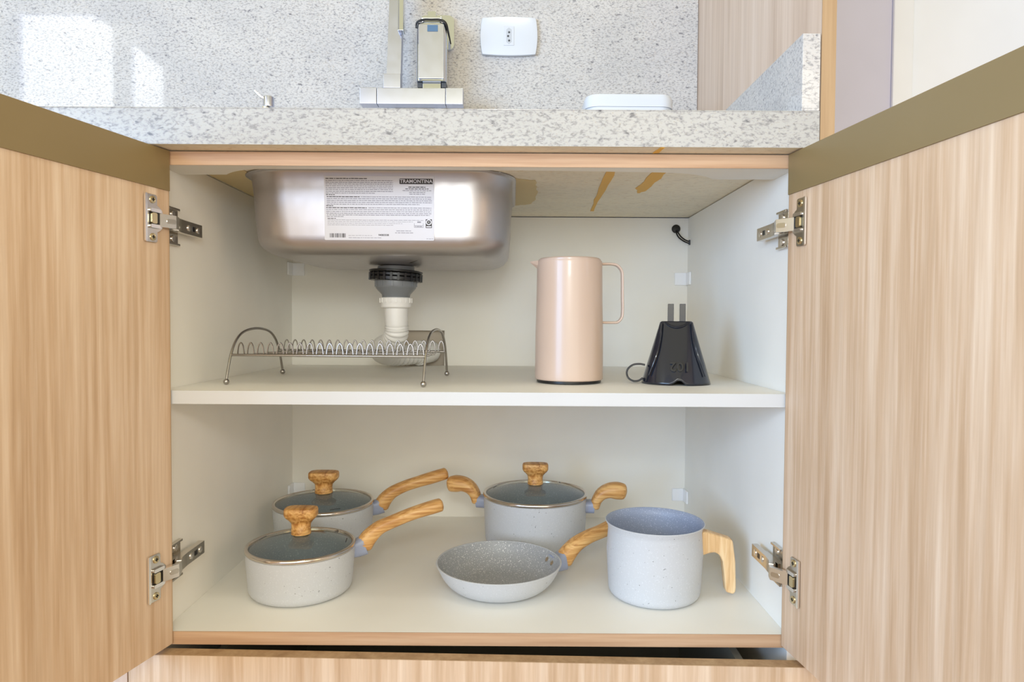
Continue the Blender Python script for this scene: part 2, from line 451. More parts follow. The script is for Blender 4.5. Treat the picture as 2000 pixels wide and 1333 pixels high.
# doors with bronze grip profile
def door(side):
    if side == 'L': H = Vector((0.0155, -0.003, 0)); a = R(-13.5); sg = -1; zb, zt2 = -0.0145, 0.6095
    else: H = Vector((0.791, -0.003, 0)); a = R(6.8); sg = 1; zb, zt2 = -0.0130, 0.6095
    # local: u along the door from the hinge, n thickness away from the opening
    m = Matrix.Translation(H) @ Matrix(((math.sin(a), sg*math.cos(a), 0, 0), (-math.cos(a), sg*math.sin(a), 0, 0), (0, 0, 1, 0), (0, 0, 0, 1)))
    # v axis (n) points from the inner face into the board thickness
    b = bmesh.new(); box(b, 0, 0.412, 0.0006, 0.018, zb, zt2, bev=0.0006, mat=m)
    d = obj('door', b, M['door_wood'], cab, label=('left' if side == 'L' else 'right')+' cabinet door, swung open')
    b = bmesh.new(); box(b, 0, 0.412, -0.0010, 0.0012, 0.5598, zt2+0.0003, bev=0.0003, mat=m)
    obj('grip_profile', b, M['bronze'], d, label='bronze coloured metal grip strip')
    b = bmesh.new(); box(b, -0.0004, 0.0006, 0.0007, 0.0179, zb+0.001, zt2-0.001, mat=m)
    obj('edge_band', b, M['edge_wood_v'], d)
    return m
mL = door('L'); mR = door('R')

# concealed hinges
def hinge(side, zc):
    left = side == 'L'; m = mL if left else mR
    sg = 1 if left else -1; wx = 0.0 if left else 0.8
    def X(v): return wx+sg*v
    def wbox(bm, a0, a1, y0, y1, z0, z1, bev=0.0006):
        box(bm, min(X(a0), X(a1)), max(X(a0), X(a1)), y0, y1, z0, z1, bev=bev)
    def dpt(u, n, z): return m @ Vector((u, -n, z))          # n = height above the door's inner face
    # arm: runs along the wall, then cranks to the cup
    b = bmesh.new()
    path = [(X(0.0165), 0.084, zc), (X(0.0165), 0.035, zc), (X(0.0180), 0.018, zc), (X(0.0225), 0.006, zc)]
    def channel(bm, P, hw, t):
        v = []
        for i, p in enumerate(P):
            p = Vector(p); d = (Vector(P[min(i+1, len(P)-1)])-Vector(P[max(i-1, 0)])).normalized()
            nn = Vector((d.y, -d.x, 0)) * (1 if left else -1)
            if nn.x*sg < 0: nn = -nn
            v.append([p-nn*t+Vector((0, 0, -hw)), p+Vector((0, 0, -hw)), p+Vector((0, 0, hw)), p-nn*t+Vector((0, 0, hw))])
        v = [[bm.verts.new(q) for q in r] for r in v]
        for A, B in zip(v, v[1:]):
            for k in range(4): bm.faces.new((A[k], A[(k+1) % 4], B[(k+1) % 4], B[k]))
        bm.faces.new(v[0]); bm.faces.new(v[-1])
    channel(b, path, 0.0085, 0.008)
    h = obj('hinge', b, M['nickel'], cab, smooth=30)
    # bright front link
    b = bmesh.new()
    e = dpt(0.0215, 0.0045, 0); P = [(X(0.0225), 0.007, zc), (X(0.0255), -0.006, zc), (e.x, e.y, zc)]
    channel(b, P, 0.0080, 0.006)
    lk = obj('link', b, M['nickel_bright'], h, smooth=30, label='bright hinge link')
    mid = (Vector(P[1])+Vector(P[2]))/2
    dd = (Vector(P[2])-Vector(P[1])).normalized(); nn = Vector((dd.y, -dd.x, 0)); nn = nn if nn.x*sg > 0 else -nn
    q = Matrix((( dd.x, 0, nn.x, 0), (dd.y, 0, nn.y, 0), (0, 1, 0, 0), (0, 0, 0, 1)))
    b = bmesh.new(); prism(rrect(-0.006, 0.006, -0.003, 0.003, 0.0025), 'z', -0.0005, 0.0006, bm=b, mat=Matrix.Translation(Vector(P[1])*0.7+Vector(P[2])*0.3) @ q)
    obj('stamped_mark', b, M['nickel'], h)
    # screws and slot on the arm
    for yy in (0.046, 0.072):
        b = bmesh.new(); disc(b, (X(0.0164), yy, zc), (sg, 0, 0), 0.0042, 0.0012)
        obj('screw', b, M['nickel_bright'], h)
    b = bmesh.new(); wbox(b, 0.0160, 0.01685, 0.055, 0.0625, zc-0.0032, zc+0.0032, 0)
    obj('slot', b, M['black'], h)
    # mounting plate on the side wall: cross shape
    b = bmesh.new()
    wbox(b, 0.0002, 0.0028, 0.012, 0.044, zc-0.0245, zc+0.0245)
    wbox(b, 0.0026, 0.0085, 0.012, 0.062, zc-0.0060, zc+0.0060)
    wbox(b, 0.0026, 0.0060, 0.012, 0.044, zc-0.0245, zc-0.0215)
    wbox(b, 0.0026, 0.0060, 0.012, 0.044, zc+0.0215, zc+0.0245)
    obj('mounting_plate', b, M['nickel'], h)
    for dz in (-0.0160, 0.0160):
        b = bmesh.new(); disc(b, (X(0.0028), 0.030, zc+dz), (sg, 0, 0), 0.0045, 0.0016)
        obj('screw', b, M['nickel_bright'], h)
    # cup flange on the door: plate with rounded corners and a lobe towards the hinge edge
    zo = zc+0.0012 if zc > 0.3 else zc+0.0002
    def dmat(): return m @ Matrix(((1, 0, 0, 0), (0, 0, -1, 0), (0, 1, 0, 0), (0, 0, 0, 1)))
    poly = []
    for u, z in [(0.0415, -0.029), (0.0425, -0.027), (0.0425, 0.027), (0.0415, 0.029)]: poly.append((u, z))
    poly += [(0.0240, 0.029), (0.0222, 0.0272), (0.0222, 0.0165), (0.0180, 0.0145), (0.0135, 0.0105), (0.0120, 0.006), (0.0120, -0.006),
             (0.0135, -0.0105), (0.0180, -0.0145), (0.0222, -0.0165), (0.0222, -0.0272), (0.0240, -0.029)]
    b = bmesh.new()
    prism([(u, z+zo) for u, z in poly], 'z', 0.0002, 0.0016, bev=0.0004, bm=b, mat=dmat(), seg=1)
    cp = obj('cup_plate', b, M['nickel'], h, smooth=30)
    b = bmesh.new(); prism(rrect(0.0395, 0.0430, zo-0.0290, zo+0.0290, 0.0015, 3), 'z', 0.0010, 0.0030, bm=b, mat=dmat())
    obj('flange_lip', b, M['nickel_bright'], h)
    b = bmesh.new(); prism(rrect(0.0165, 0.0360, zo-0.0115, zo+0.0115, 0.005, 4), 'z', 0.0012, 0.0021, bm=b, mat=dmat())
    obj('cup', b, M['black'], h)
    b = bmesh.new(); prism(rrect(0.0260, 0.0345, zo-0.0065, zo+0.0065, 0.002, 3), 'z', 0.0018, 0.0050, bm=b, mat=dmat())
    obj('cup_core', b, M['brass'], h)
    for dz in (-0.0095, 0.0095):
        b = bmesh.new(); prism(rrect(0.0185, 0.0360, zo+dz-0.0022, zo+dz+0.0022, 0.0015, 3), 'z', 0.0018, 0.0046, bm=b, mat=dmat())
        obj('cup_pin', b, M['nickel_bright'], h)
    for dz in (-0.0225, 0.0225):
        c = dpt(0.0300, 0.0014, zo+dz); nrm = (m.to_3x3() @ Vector((0, -1, 0)))
        b = bmesh.new(); disc(b, c, nrm, 0.0045, 0.0014)
        s = obj('screw', b, M['brass'], h, label='brass coloured screw')
        b = bmesh.new(); q = nrm.to_track_quat('Z', 'Y').to_matrix().to_4x4()
        for w_, h_ in ((0.0022, 0.0006), (0.0006, 0.0022)): box(b, -w_, w_, -h_, h_, 0, 0.0004, mat=Matrix.Translation(c+nrm*0.0014) @ q)
        obj('screw_recess', b, M['dark'], h)
for side in 'LR':
    for zc in (0.5205, 0.0815): hinge(side, zc)

# ================================================================== COUNTERTOP, SPLASHBACK, SIDE PANEL
top = thing('granite_worktop', 'speckled light granite worktop slab above the open cabinet', 'countertop', (0.0, 0.24, 0.633))
b = bmesh.new()
X0, X1, Y0, Y1 = -1.1, 0.8155, -0.031, DEP+0.002
sx0, sx1, sy0, sy1 = 0.078, 0.428, 0.113, 0.418
for a in ((X0, sx0, Y0, Y1), (sx1, X1, Y0, Y1), (sx0, sx1, Y0, sy0), (sx0, sx1, sy1, Y1)):
    vs = []
    for z in (ZT+0.0006, 0.6555):
        for x, y in ((a[0], a[2]), (a[1], a[2]), (a[1], a[3]), (a[0], a[3])): vs.append(b.verts.new((x, y, z)))
    for f in ((0, 1, 2, 3), (4, 5, 6, 7), (0, 1, 5, 4), (1, 2, 6, 5), (2, 3, 7, 6), (3, 0, 4, 7)): b.faces.new([vs[k] for k in f])
bmesh.ops.remove_doubles(b, verts=b.verts, dist=1e-5)
fs = [f for f in b.faces if abs(f.normal.x) > 0.9 and abs(f.calc_center_median().x-sx0) < 1e-3 and (f.calc_center_median().y < sy0 or f.calc_center_median().y > sy1)]
fe = [e for e in b.edges if len(e.link_faces) >= 2 and all(abs(v.co.y-Y0) < 1e-5 for v in e.verts) and abs(e.verts[0].co.z-e.verts[1].co.z) < 1e-6]
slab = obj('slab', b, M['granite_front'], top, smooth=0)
slab.data.materials.append(M['granite_raw'])
for p in slab.data.polygons:
    if p.center.z < ZT+0.002: p.material_index = 1
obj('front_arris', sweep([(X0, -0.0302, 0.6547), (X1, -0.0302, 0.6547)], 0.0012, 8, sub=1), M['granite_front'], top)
obj('side_upstand', Box(0.7935, 0.8155, -0.031, DEP+0.001, 0.6557, 0.7485, bev=0.0012), M['granite'], top)
def blob(poly, z, t, jit=0.0015, sub=5, seed=1):
    random.seed(seed); out = []; n = len(poly)
    for i in range(n):
        a, c = poly[i], poly[(i+1) % n]
        for k in range(sub):
            q = k/sub; out.append((a[0]+(c[0]-a[0])*q+random.uniform(-jit, jit), a[1]+(c[1]-a[1])*q+random.uniform(-jit, jit)))
    return prism(out, 'z', z-t, z)
st = [[(0.5889, 0.09), (0.5745, 0.09), (0.583, 0.25), (0.5931, 0.440), (0.5985, 0.4434), (0.594, 0.27)],
      [(0.664, 0.09), (0.644, 0.09), (0.640, 0.22), (0.650, 0.262), (0.660, 0.235)],
      [(0.629, -0.030), (0.624, -0.030), (0.620, 0.000), (0.6275, -0.004)]]
for i, p in enumerate(st):
    obj('resin_stain', blob(p, ZT+0.0004, 0.0005, 0.0022 if i < 2 else 0.0006, seed=i+3), M['stain'], top, label='orange resin stain on the raw underside')
for i, p in enumerate([[(0.444, 0.150), (0.478, 0.165), (0.487, 0.25), (0.480, 0.365), (0.446, 0.386)],
                       [(0.004, 0.120), (0.068, 0.098), (0.066, 0.17), (0.058, 0.33), (0.003, 0.36)]]):
    obj('glue_patch', blob(p, ZT+0.0003, 0.0007, 0.0025, 7, seed=i+11), M['glue'], top, label='yellowed glue patch beside the sink')

sb = obj('granite_backsplash', Box(-1.1, 0.8158, DEP+0.003, DEP+0.0285, 0.657, 1.5, bev=0.001), M['granite'])
props(sb, 'tall polished speckled granite sheet covering the wall behind the tap', 'backsplash')
ep = thing('wooden_end_panel', 'tall pale wood end panel at the right end of the worktop', 'panel', (0.825, 0.24, -0.68))
obj('board', prism([(-0.0300, 0.02), (-0.0300, 1.5), (0.543, 1.5), (0.543, -0.679), (0.004, -0.679), (0.004, 0.02)], 'x', 0.8166, 0.8335), M['panel_wood'], ep)
obj('edge_band', Box(0.8164, 0.8337, -0.0312, -0.0299, 0.02, 1.5), M['edge_wood_v'], ep)

# ================================================================== SINK
sink = thing('steel_sink', 'brushed steel undermount sink bowl hanging under the worktop', 'sink', (0.2525, 0.265, 0.49))
bx0, bx1, by0, by1 = 0.0605, 0.4442, 0.095, 0.435
b = bmesh.new(); rings = []
def ring(inset, z, r):
    return [b.verts.new((x, y, z)) for x, y in rrect(bx0+inset*1.5, bx1-inset, by0+inset*0.8, by1-inset, r, 10)]
prof = [(-0.0060, 0.6098, 0.070), (-0.003, 0.6096, 0.068), (0.0, 0.606, 0.066), (0.0015, 0.585, 0.066), (0.003, 0.545, 0.066), (0.0050, 0.520, 0.066)]
for k in range(1, 8):
    a = R(90*k/7); prof.append((0.0050+0.030*(1-math.cos(a)), 0.520-0.0270*math.sin(a), 0.066-0.012*(1-math.cos(a))))
prof += [(0.09, 0.4915, 0.05), (0.135, 0.4900, 0.025)]
rings = [ring(*p) for p in prof]; n = len(rings[0])
for A, B in zip(rings, rings[1:]):
    for i in range(n): b.faces.new((A[i], A[(i+1) % n], B[(i+1) % n], B[i]))
b.faces.new(rings[-1])
bowl = obj('bowl', b, M['steel'], sink, smooth=60)
sd = bowl.modifiers.new('thickness', 'SOLIDIFY'); sd.thickness = 0.0006; sd.offset = 0
# product sticker
sx_, sz_ = (0.1822, 0.3357), (0.5122, 0.6008)
def syf(z): return by0+0.8*(0.0015+(0.585-z)*0.0000375*1000/1.0*0.0) - 0.0  # flat reference of the front face
ys0 = by0+0.0008
m = Matrix.Translation((0.25895, 0.0957, 0.5565)) @ Matrix.Rotation(R(2.4), 4, 'X')
def sbox(bm, u0, u1, v0, v1, n0, n1):
    """sticker coordinates 0..1 (u right, v down)"""
    w_, h_ = 0.1535, 0.0890
    box(bm, (u0-0.5)*w_, (u1-0.5)*w_, -n1, -n0, (0.5-v1)*h_, (0.5-v0)*h_, mat=m)
b = bmesh.new(); prism(rrect(-0.07675, 0.07675, -0.0445, 0.0445, 0.0015, 3), 'y', -0.0002, 0.0004, bm=b, mat=m)
stk = obj('product_sticker', b, M['paper'], sink, smooth=0, label='white printed product sticker')
CX, CY = lambda x: (x-125)/1780, lambda y: (y-120)/1040
random.seed(5)
bold, grey = bmesh.new(), bmesh.new()
def line(x0, x1, y, h=11, bm=None, dens=0.85):
    x = x0
    while x < x1:
        w_ = random.uniform(18, 70); e = min(x+w_, x1)
        yy = y+random.uniform(-1, 1)
        sbox(bm or grey, CX(x), CX(e), CY(yy-h/2), CY(yy+h/2), 0.0002, 0.00028); x = e+random.uniform(6, 12)
line(150, 820, 163, 13, bold)
for y in (195, 225, 253, 282, 312, 340, 370): line(150, 1240, y)
line(150, 950, 398); line(155, 295, 424, 12, bold)
line(165, 700, 457, 12, bold); line(720, 1870, 457)
for y in (488, 518, 548): line(165, 1870, y)
line(165, 1670, 578); line(155, 275, 604, 12, bold); line(155, 820, 635, 12, bold); line(840, 1860, 635)
for y in (665, 695, 725): line(155, 1860, y)
line(165, 1835, 752); line(165, 435, 777); line(175, 310, 808, 10, bold); line(175, 1730, 833, 7); line(175, 1560, 860, 6); line(175, 1390, 887, 6); line(175, 1240, 914, 6)
line(1490, 1765, 297, 13, bold); line(1440, 1815, 325, 11, bold); line(1395, 1860, 353); line(1500, 1765, 382); line(1505, 1755, 410)
line(510, 900, 1083, 6); line(515, 1045, 1120, 8); line(1290, 1530, 1005, 10); line(1270, 1570, 1037, 10); line(1780, 1890, 1132, 7)
x = 205
while x < 465:
    w_ = random.choice((4, 4, 8, 12)); sbox(bold, CX(x), CX(x+w_), CY(1050), CY(1118), 0.0002, 0.00028); x += w_+random.choice((4, 7, 10))
for a in ((1580, 1586, 880, 950), (1724, 1730, 880, 950), (1580, 1730, 915, 921), (1580, 1730, 944, 950)): sbox(grey, CX(a[0]), CX(a[1]), CY(a[2]), CY(a[3]), 0.0002, 0.00028)
line(1630, 1690, 862, 20); line(1595, 1715, 932, 12)
o = obj('fine_print', grey, M['inkgrey'], stk, smooth=0); o['kind'] = 'stuff'
o = obj('bold_print', bold, M['ink'], stk, smooth=0); o['kind'] = 'stuff'
b = bmesh.new()
w_, h_ = 0.1535, 0.0890
prism(rrect((CX(1345)-.5)*w_, (CX(1885)-.5)*w_, (.5-CY(248))*h_, (.5-CY(160))*h_, 0.0009, 3), 'y', -0.0003, -0.0001, bm=b, mat=m)
obj('name_plate', b, M['ink'], stk, smooth=0)
b = bmesh.new(); sbox(b, CX(1768), CX(1868), CY(815), CY(955), 0.0001, 0.0003); obj('certification_mark', b, M['ink'], stk, smooth=0)
b = bmesh.new()
cc = ((CX(1818)-.5)*w_, (.5-CY(862))*h_)
prism([(cc[0]+0.0040*math.cos(a), cc[1]+0.0040*math.sin(a)) for a in [2*math.pi*k/24 for k in range(24)]], 'y', -0.00036, -0.0003, bm=b, mat=m)
sbox(b, CX(1778), CX(1858), CY(925), CY(944), 0.0003, 0.00036)
obj('certification_ring', b, M['paper'], stk, smooth=0)
b = bmesh.new()
prism([(cc[0]+0.0026*math.cos(a), cc[1]+0.0026*math.sin(a)) for a in [2*math.pi*k/24 for k in range(24)]], 'y', -0.0004, -0.00036, bm=b, mat=m)
obj('certification_core', b, M['ink'], stk, smooth=0)
def text(name, s, size, mat4, material, parent, ext=0.0001, bold=0.0, spacing=1.0):
    cu = bpy.data.curves.new(name, 'FONT'); cu.body = s; cu.size = size; cu.align_x = 'CENTER'; cu.align_y = 'CENTER'
    cu.extrude = ext; cu.offset = bold; cu.space_character = spacing; cu.resolution_u = 3
    t = bpy.data.objects.new(name+'_tmp', cu); COL.objects.link(t)
    dg = bpy.context.evaluated_depsgraph_get(); dg.update()
    me = bpy.data.meshes.new_from_object(t.evaluated_get(dg)); bpy.data.objects.remove(t, do_unlink=True)
    me.transform(mat4); me.materials.clear(); me.materials.append(material)
    o = bpy.data.objects.new(name, me); COL.objects.link(o); o.parent = parent
    o.matrix_parent_inverse = WM[parent.name].inverted(); WM[o.name] = Matrix.Identity(4); return o
def sticker_m(u, v, n): return m @ Matrix.Translation(((u-.5)*w_, -n, (.5-v)*h_)) @ Matrix.Rotation(R(90), 4, 'X')
text('lettering', 'TRAMONTINA', 0.0069, sticker_m(CX(1615), CY(204), 0.0003), M['paper'], stk, 0.00008, 0.00010, 1.0)
text('item_number', '94083508', 0.0036, sticker_m(CX(1084), CY(1075), 0.0002), M['ink'], stk, 0.00006, 0.0001, 1.02)
text('certification_letter', 'C', 0.0030, sticker_m(CX(1818), CY(862), 0.0004), M['paper'], stk, 0.00006, 0.0001)

# ================================================================== DRAIN
dr = thing('sink_drain_pipe', 'grey and white plastic drain with corrugated hose under the sink', 'drain pipe', (0.2535, 0.265, 0.31))
def lz(prof, n=40): return lathe(prof, n, mat=Matrix.Translation((0.2535, 0.265, 0)))
obj('collar', lz([(0.0, 0.4885), (0.0300, 0.4885), (0.0305, 0.476), (0.0, 0.476)]), M['greypvc'], dr, label='grey collar')
ln = bmesh.new(); T0 = Matrix.Translation((0.2535, 0.265, 0.4780)) @ Matrix.Rotation(R(2.5), 4, 'Y')
lathe([(0, 0.0), (0.0425, 0.0), (0.0438, 0.0015), (0.0438, 0.0032), (0.0405, 0.0042), (0, 0.0042)], 40, bm=ln, mat=T0)
lathe([(0, -0.0135), (0.0395, -0.0135), (0.0425, -0.012), (0.0425, -0.0075), (0.0408, -0.0062), (0.0425, -0.005), (0.0425, -0.0015), (0.040, 0.0), (0, 0.0)], 40, bm=ln, mat=T0)
for k in range(24):
    a = 2*math.pi*k/24
    box(ln, 0.0405, 0.0440, -0.0018, 0.0018, -0.013, -0.001, mat=T0 @ Matrix.Rotation(a, 4, 'Z'))
obj('lock_nut', ln, M['black'], dr, label='black ribbed lock nut')
cup = lz([(0, 0.4665), (0.0338, 0.4665), (0.0345, 0.465), (0.0340, 0.456), (0.0325, 0.4525), (0.0235, 0.4425), (0.0222, 0.436), (0, 0.436)])
for k in range(12):
    a = 2*math.pi*k/12
    box(cup, 0.0325, 0.0352, -0.0012, 0.0012, 0.4555, 0.4655, mat=Matrix.Translation((0.2535, 0.265, 0)) @ Matrix.Rotation(a, 4, 'Z'))
obj('cup', cup, M['greypvc'], dr, label='grey tapered waste cup')
nut = lz([(0, 0.4375), (0.0250, 0.4375), (0.0262, 0.4360), (0.0262, 0.4300), (0.0250, 0.4280), (0.0250, 0.4220), (0.0235, 0.4205), (0, 0.4205)])
for k in range(18):
    a = 2*math.pi*k/18
    box(nut, 0.0250, 0.0272, -0.0012, 0.0012, 0.4290, 0.4365, mat=Matrix.Translation((0.2535, 0.265, 0)) @ Matrix.Rotation(a, 4, 'Z'))
obj('coupling_nut', nut, M['whitepvc'], dr, label='white coupling nut')
hp = [(0.2535, 0.265, 0.4215), (0.2540, 0.265, 0.402), (0.2545, 0.266, 0.390), (0.2525, 0.272, 0.376), (0.240, 0.295, 0.362), (0.218, 0.335, 0.352), (0.208, 0.380, 0.342),
      (0.215, 0.425, 0.334), (0.240, 0.462, 0.3325), (0.262, 0.490, 0.335)]
path = spline(hp, 14); b = bmesh.new()
rad = [(0.0192 if i < 26 else (0.0200 if (i % 4) < 2 else 0.0180)) for i in range(len(path))]
sweep(path, rad, 20, bm=b, sub=1)
obj('flexible_hose', b, M['whitepvc'], dr, smooth=60, label='white corrugated hose')
b = sweep([(0.258, 0.484, 0.335), (0.272, 0.503, 0.3365), (0.280, 0.522, 0.3375)], 0.0225, 24, sub=4)
sweep([(0.2605, 0.486, 0.3355), (0.2635, 0.491, 0.3357)], 0.0250, 24, bm=b, sub=1)
obj('wall_elbow', b, M['whitepvc'], dr, smooth=50, label='white elbow entering the wall')

# ================================================================== DISH RACK
rk = thing('plate_rack', 'chromed wire plate rack with arched ends and ball feet on the shelf', 'dish rack', (0.1943, 0.1675, ZS), R(-4.1))
hw = 0.1385
def lw(name, pts, r, sub=6, up=(0, 0, 1), closed=False, **k): return obj(name, sweep(pts, r, 8, up=up, sub=sub), M['wire'], rk, local=True, smooth=60, **k)
arch = [(-0.0957, 0.006), (-0.0900, 0.022), (-0.0815, 0.042), (-0.0660, 0.061), (-0.0420, 0.073), (0, 0.0775), (0.0420, 0.073), (0.0660, 0.061), (0.0815, 0.042), (0.0900, 0.022), (0.0957, 0.006)]
for x in (-hw, hw):
    e = lw('end_arch', [(x, y, z) for y, z in arch], 0.0019, up=(1, 0, 0))
    for y in (-0.0957, 0.0957):
        obj('ball_foot', lathe([(0, -0.0042)]+[(0.0042*math.cos(R(a)), 0.0042*math.sin(R(a))) for a in range(-75, 90, 15)]+[(0, 0.0042)], 16, mat=Matrix.Translation((x, y, 0.0043))), M['wire'], e, local=True)
lw('rail', [(-hw, -0.0820, 0.0408), (hw, -0.0820, 0.0408)], 0.0019, 1)
lw('rail', [(-hw, 0.0820, 0.0408), (hw, 0.0820, 0.0408)], 0.0019, 1)
lw('bottom_rail', [(-hw+0.006, -0.022, 0.0395), (hw-0.006, -0.022, 0.0395)], 0.0014, 1)
lw('bottom_rail', [(-hw+0.006, 0.022, 0.0395), (hw-0.006, 0.022, 0.0395)], 0.0014, 1)
hb = sweep([(-0.0048, 0, 0.0), (-0.0044, 0, 0.006), (-0.0030, 0, 0.0135), (0, 0, 0.0175), (0.0030, 0, 0.0135), (0.0044, 0, 0.006), (0.0048, 0, 0.0)], 0.00105, 6, up=(0, 1, 0), sub=4)
h0 = obj('wire_loop', hb, M['wire'], rk, local=True, smooth=60)
loops = []
for row, y in ((0, -0.0785), (1, 0.0790)):
    for k in range(19):
        o = h0 if not loops else h0.copy()
        if loops: COL.objects.link(o); o.parent = rk
        o.location = (-0.1255+k*0.01425 + (0.001 if row else 0), y, 0.0405); loops.append(o)
cw = sweep([(0, -0.0785, 0.0405), (0, -0.05, 0.0385), (0, 0, 0.0380), (0, 0.05, 0.0385), (0, 0.0785, 0.0405)], 0.00105, 6, up=(1, 0, 0), sub=3)
c0 = obj('cross_wire', cw, M['wire'], rk, local=True, smooth=60)
first = True
for k in range(0, 19):
    o = c0 if first else c0.copy()
    if not first: COL.objects.link(o); o.parent = rk
    first = False
    o.location = (-0.1255+k*0.01425-0.0048+(0.0096 if k % 2 else 0), 0, 0)

# ================================================================== JUG
jug = thing('thermal_jug', 'glossy beige thermal jug with a looped handle standing on the shelf', 'jug', (0.5309, 0.1547, ZS+0.0002))
obj('base_ring', lathe([(0, 0), (0.0465, 0), (0.0478, 0.001), (0.0478, 0.0060), (0, 0.0060)], 64), M['black'], jug, local=True, label='black base ring')
obj('body', lathe([(0, 0.0045), (0.0490, 0.0045), (0.0504, 0.0058), (0.0506, 0.012), (0.0503, 0.07), (0.0490, 0.125), (0.0484, 0.176), (0.0478, 0.1795), (0, 0.1800)], 72), M['beige'], jug, local=True)
obj('lid', lathe([(0, 0.1796), (0.0462, 0.1796), (0.0462, 0.1818), (0.0440, 0.1836), (0.02, 0.1850), (0, 0.1852)], 64), M['beige'], jug, local=True)
b = bmesh.new()   # spout
tip = (-0.0585, 0, 0.1785)
ra = [(-0.0470, -0.013, 0.1800), (-0.0470, 0.013, 0.1800), (-0.0476, 0.008, 0.1730), (-0.0478, 0, 0.1685), (-0.0476, -0.008, 0.1730)]
vs = [b.verts.new(p) for p in ra]; t0 = b.verts.new((-0.0590, -0.0008, 0.1792)); t1 = b.verts.new((-0.0590, 0.0008, 0.1792)); t2 = b.verts.new((-0.0585, 0, 0.1775))
b.faces.new((vs[0], vs[1], t1, t0)); b.faces.new((vs[1], vs[2], vs[3], t2, t1)); b.faces.new((vs[3], vs[4], vs[0], t0, t2)); b.faces.new(vs); b.faces.new((t0, t1, t2))
obj('spout', b, M['beige'], jug, local=True, smooth=20)
hpts = [(0.0465, 0, 0.1760), (0.0620, 0, 0.1762), (0.0710, 0, 0.1738), (0.0772, 0, 0.1660), (0.0784, 0, 0.156), (0.0788, 0, 0.130), (0.0792, 0, 0.106), (0.0778, 0, 0.0965), (0.0720, 0, 0.0900), (0.0640, 0, 0.0892), (0.0485, 0, 0.0892)]
obj('handle', sweep(hpts, (0.0070, 0.0019), 14, up=(0, 0, 1), sub=6, sup=3.5) if False else sweep(hpts, (0.0019, 0.0070), 14, up=(0, 1, 0), sub=6, sup=3.5), M['beige'], jug, local=True, smooth=50)

# ================================================================== COFFEE FILTER HOLDER
cf = thing('coffee_filter_holder', 'black plastic coffee filter holder upside down on the shelf right of the jug', 'coffee filter holder', (0.6885, 0.1450, ZS+0.0010), R(-10))
b = bmesh.new(); rings = []; N = 56
secs = [(0.000, 0.0500, 0.0445, 2.1), (0.003, 0.0490, 0.0436, 2.1), (0.030, 0.0412, 0.0340, 2.4), (0.060, 0.0322, 0.0215, 2.8), (0.085, 0.0250, 0.0120, 3.4), (0.0895, 0.0236, 0.0105, 3.6), (0.0910, 0.0215, 0.0088, 3.6)]
for z, a_, b_, e_ in secs:
    r_ = []
    for i in range(N):
        t = 2*math.pi*i/N; c, s = math.cos(t), math.sin(t); k = (abs(c)**e_+abs(s)**e_)**(-1/e_)
        x, y = a_*c*k, b_*s*k; zz = z
        if z < 0.004:                                 # scalloped rim: small arch at the front
            d = (x-0.002)/0.010
            if y < 0 and abs(d) < 1: zz = z+0.0085*(1-abs(d))**0.8
        r_.append(b.verts.new((x, y, zz)))
    rings.append(r_)
for A, B in zip(rings, rings[1:]):
    for i in range(N): b.faces.new((A[i], A[(i+1) % N], B[(i+1) % N], B[i]))
b.faces.new(rings[-1])
cone = obj('cone', b, M['blackgloss'], cf, local=True, smooth=28)
sd = cone.modifiers.new('thickness', 'SOLIDIFY'); sd.thickness = 0.0015; sd.offset = -1
# moulded rib fan on the front face, lower lip at the outlet and two prongs
for sgn in (-1, 1):
    b = bmesh.new(); sweep([(sgn*0.0215, -0.0110, 0.088), (sgn*0.0240, -0.0190, 0.066), (sgn*0.0300, -0.0262, 0.040), (sgn*0.0395, -0.0275, 0.012)], (0.0014, 0.0010), 8, bm=b, sub=5)
    obj('side_rib', b, M['blackgloss'], cf, local=True)
obj('lip', sweep([(-0.0165, -0.0105, 0.0895), (-0.010, -0.0135, 0.0848), (0, -0.0150, 0.0826), (0.010, -0.0135, 0.0848), (0.0165, -0.0105, 0.0895)], (0.0020, 0.0012), 10, sub=6), M['blackgloss'], cf, local=True)
for x in (-0.0085, 0.0085):
    pr = bmesh.new()
    prism([(x-0.0042, -0.006), (x+0.0042, -0.006), (x+0.0042, 0.006), (x+0.0018, 0.006), (x+0.0018, -0.0022), (x-0.0018, -0.0022), (x-0.0018, 0.006), (x-0.0042, 0.006)], 'z', 0.0900, 0.1165, bev=0.0004, bm=pr, seg=1)
    obj('prong', pr, M['blackgloss'], cf, local=True)
obj('ring_handle', sweep([(-0.0450, -0.010, 0.0262), (-0.0530, -0.010, 0.0275), (-0.0620, -0.010, 0.0262), (-0.0690, -0.010, 0.0210), (-0.0715, -0.010, 0.0140), (-0.0690, -0.010, 0.0065), (-0.0620, -0.010, 0.0022), (-0.0540, -0.010, 0.0028), (-0.0480, -0.010, 0.0070)], (0.0015, 0.0040), 10, up=(0, 1, 0), sub=5, sup=3), M['blackgloss'], cf, local=True)
mt = WM[cf.name] @ Matrix.Translation((0.0035, -0.0372, 0.0262)) @ Matrix.Rotation(R(-20), 4, 'X') @ Matrix.Rotation(R(90), 4, 'X') @ Matrix.Rotation(R(180), 4, 'Z')
text('embossed_number', '102', 0.019, mt, M['blackraised'], cf, 0.0011, 0.0003, 1.05)

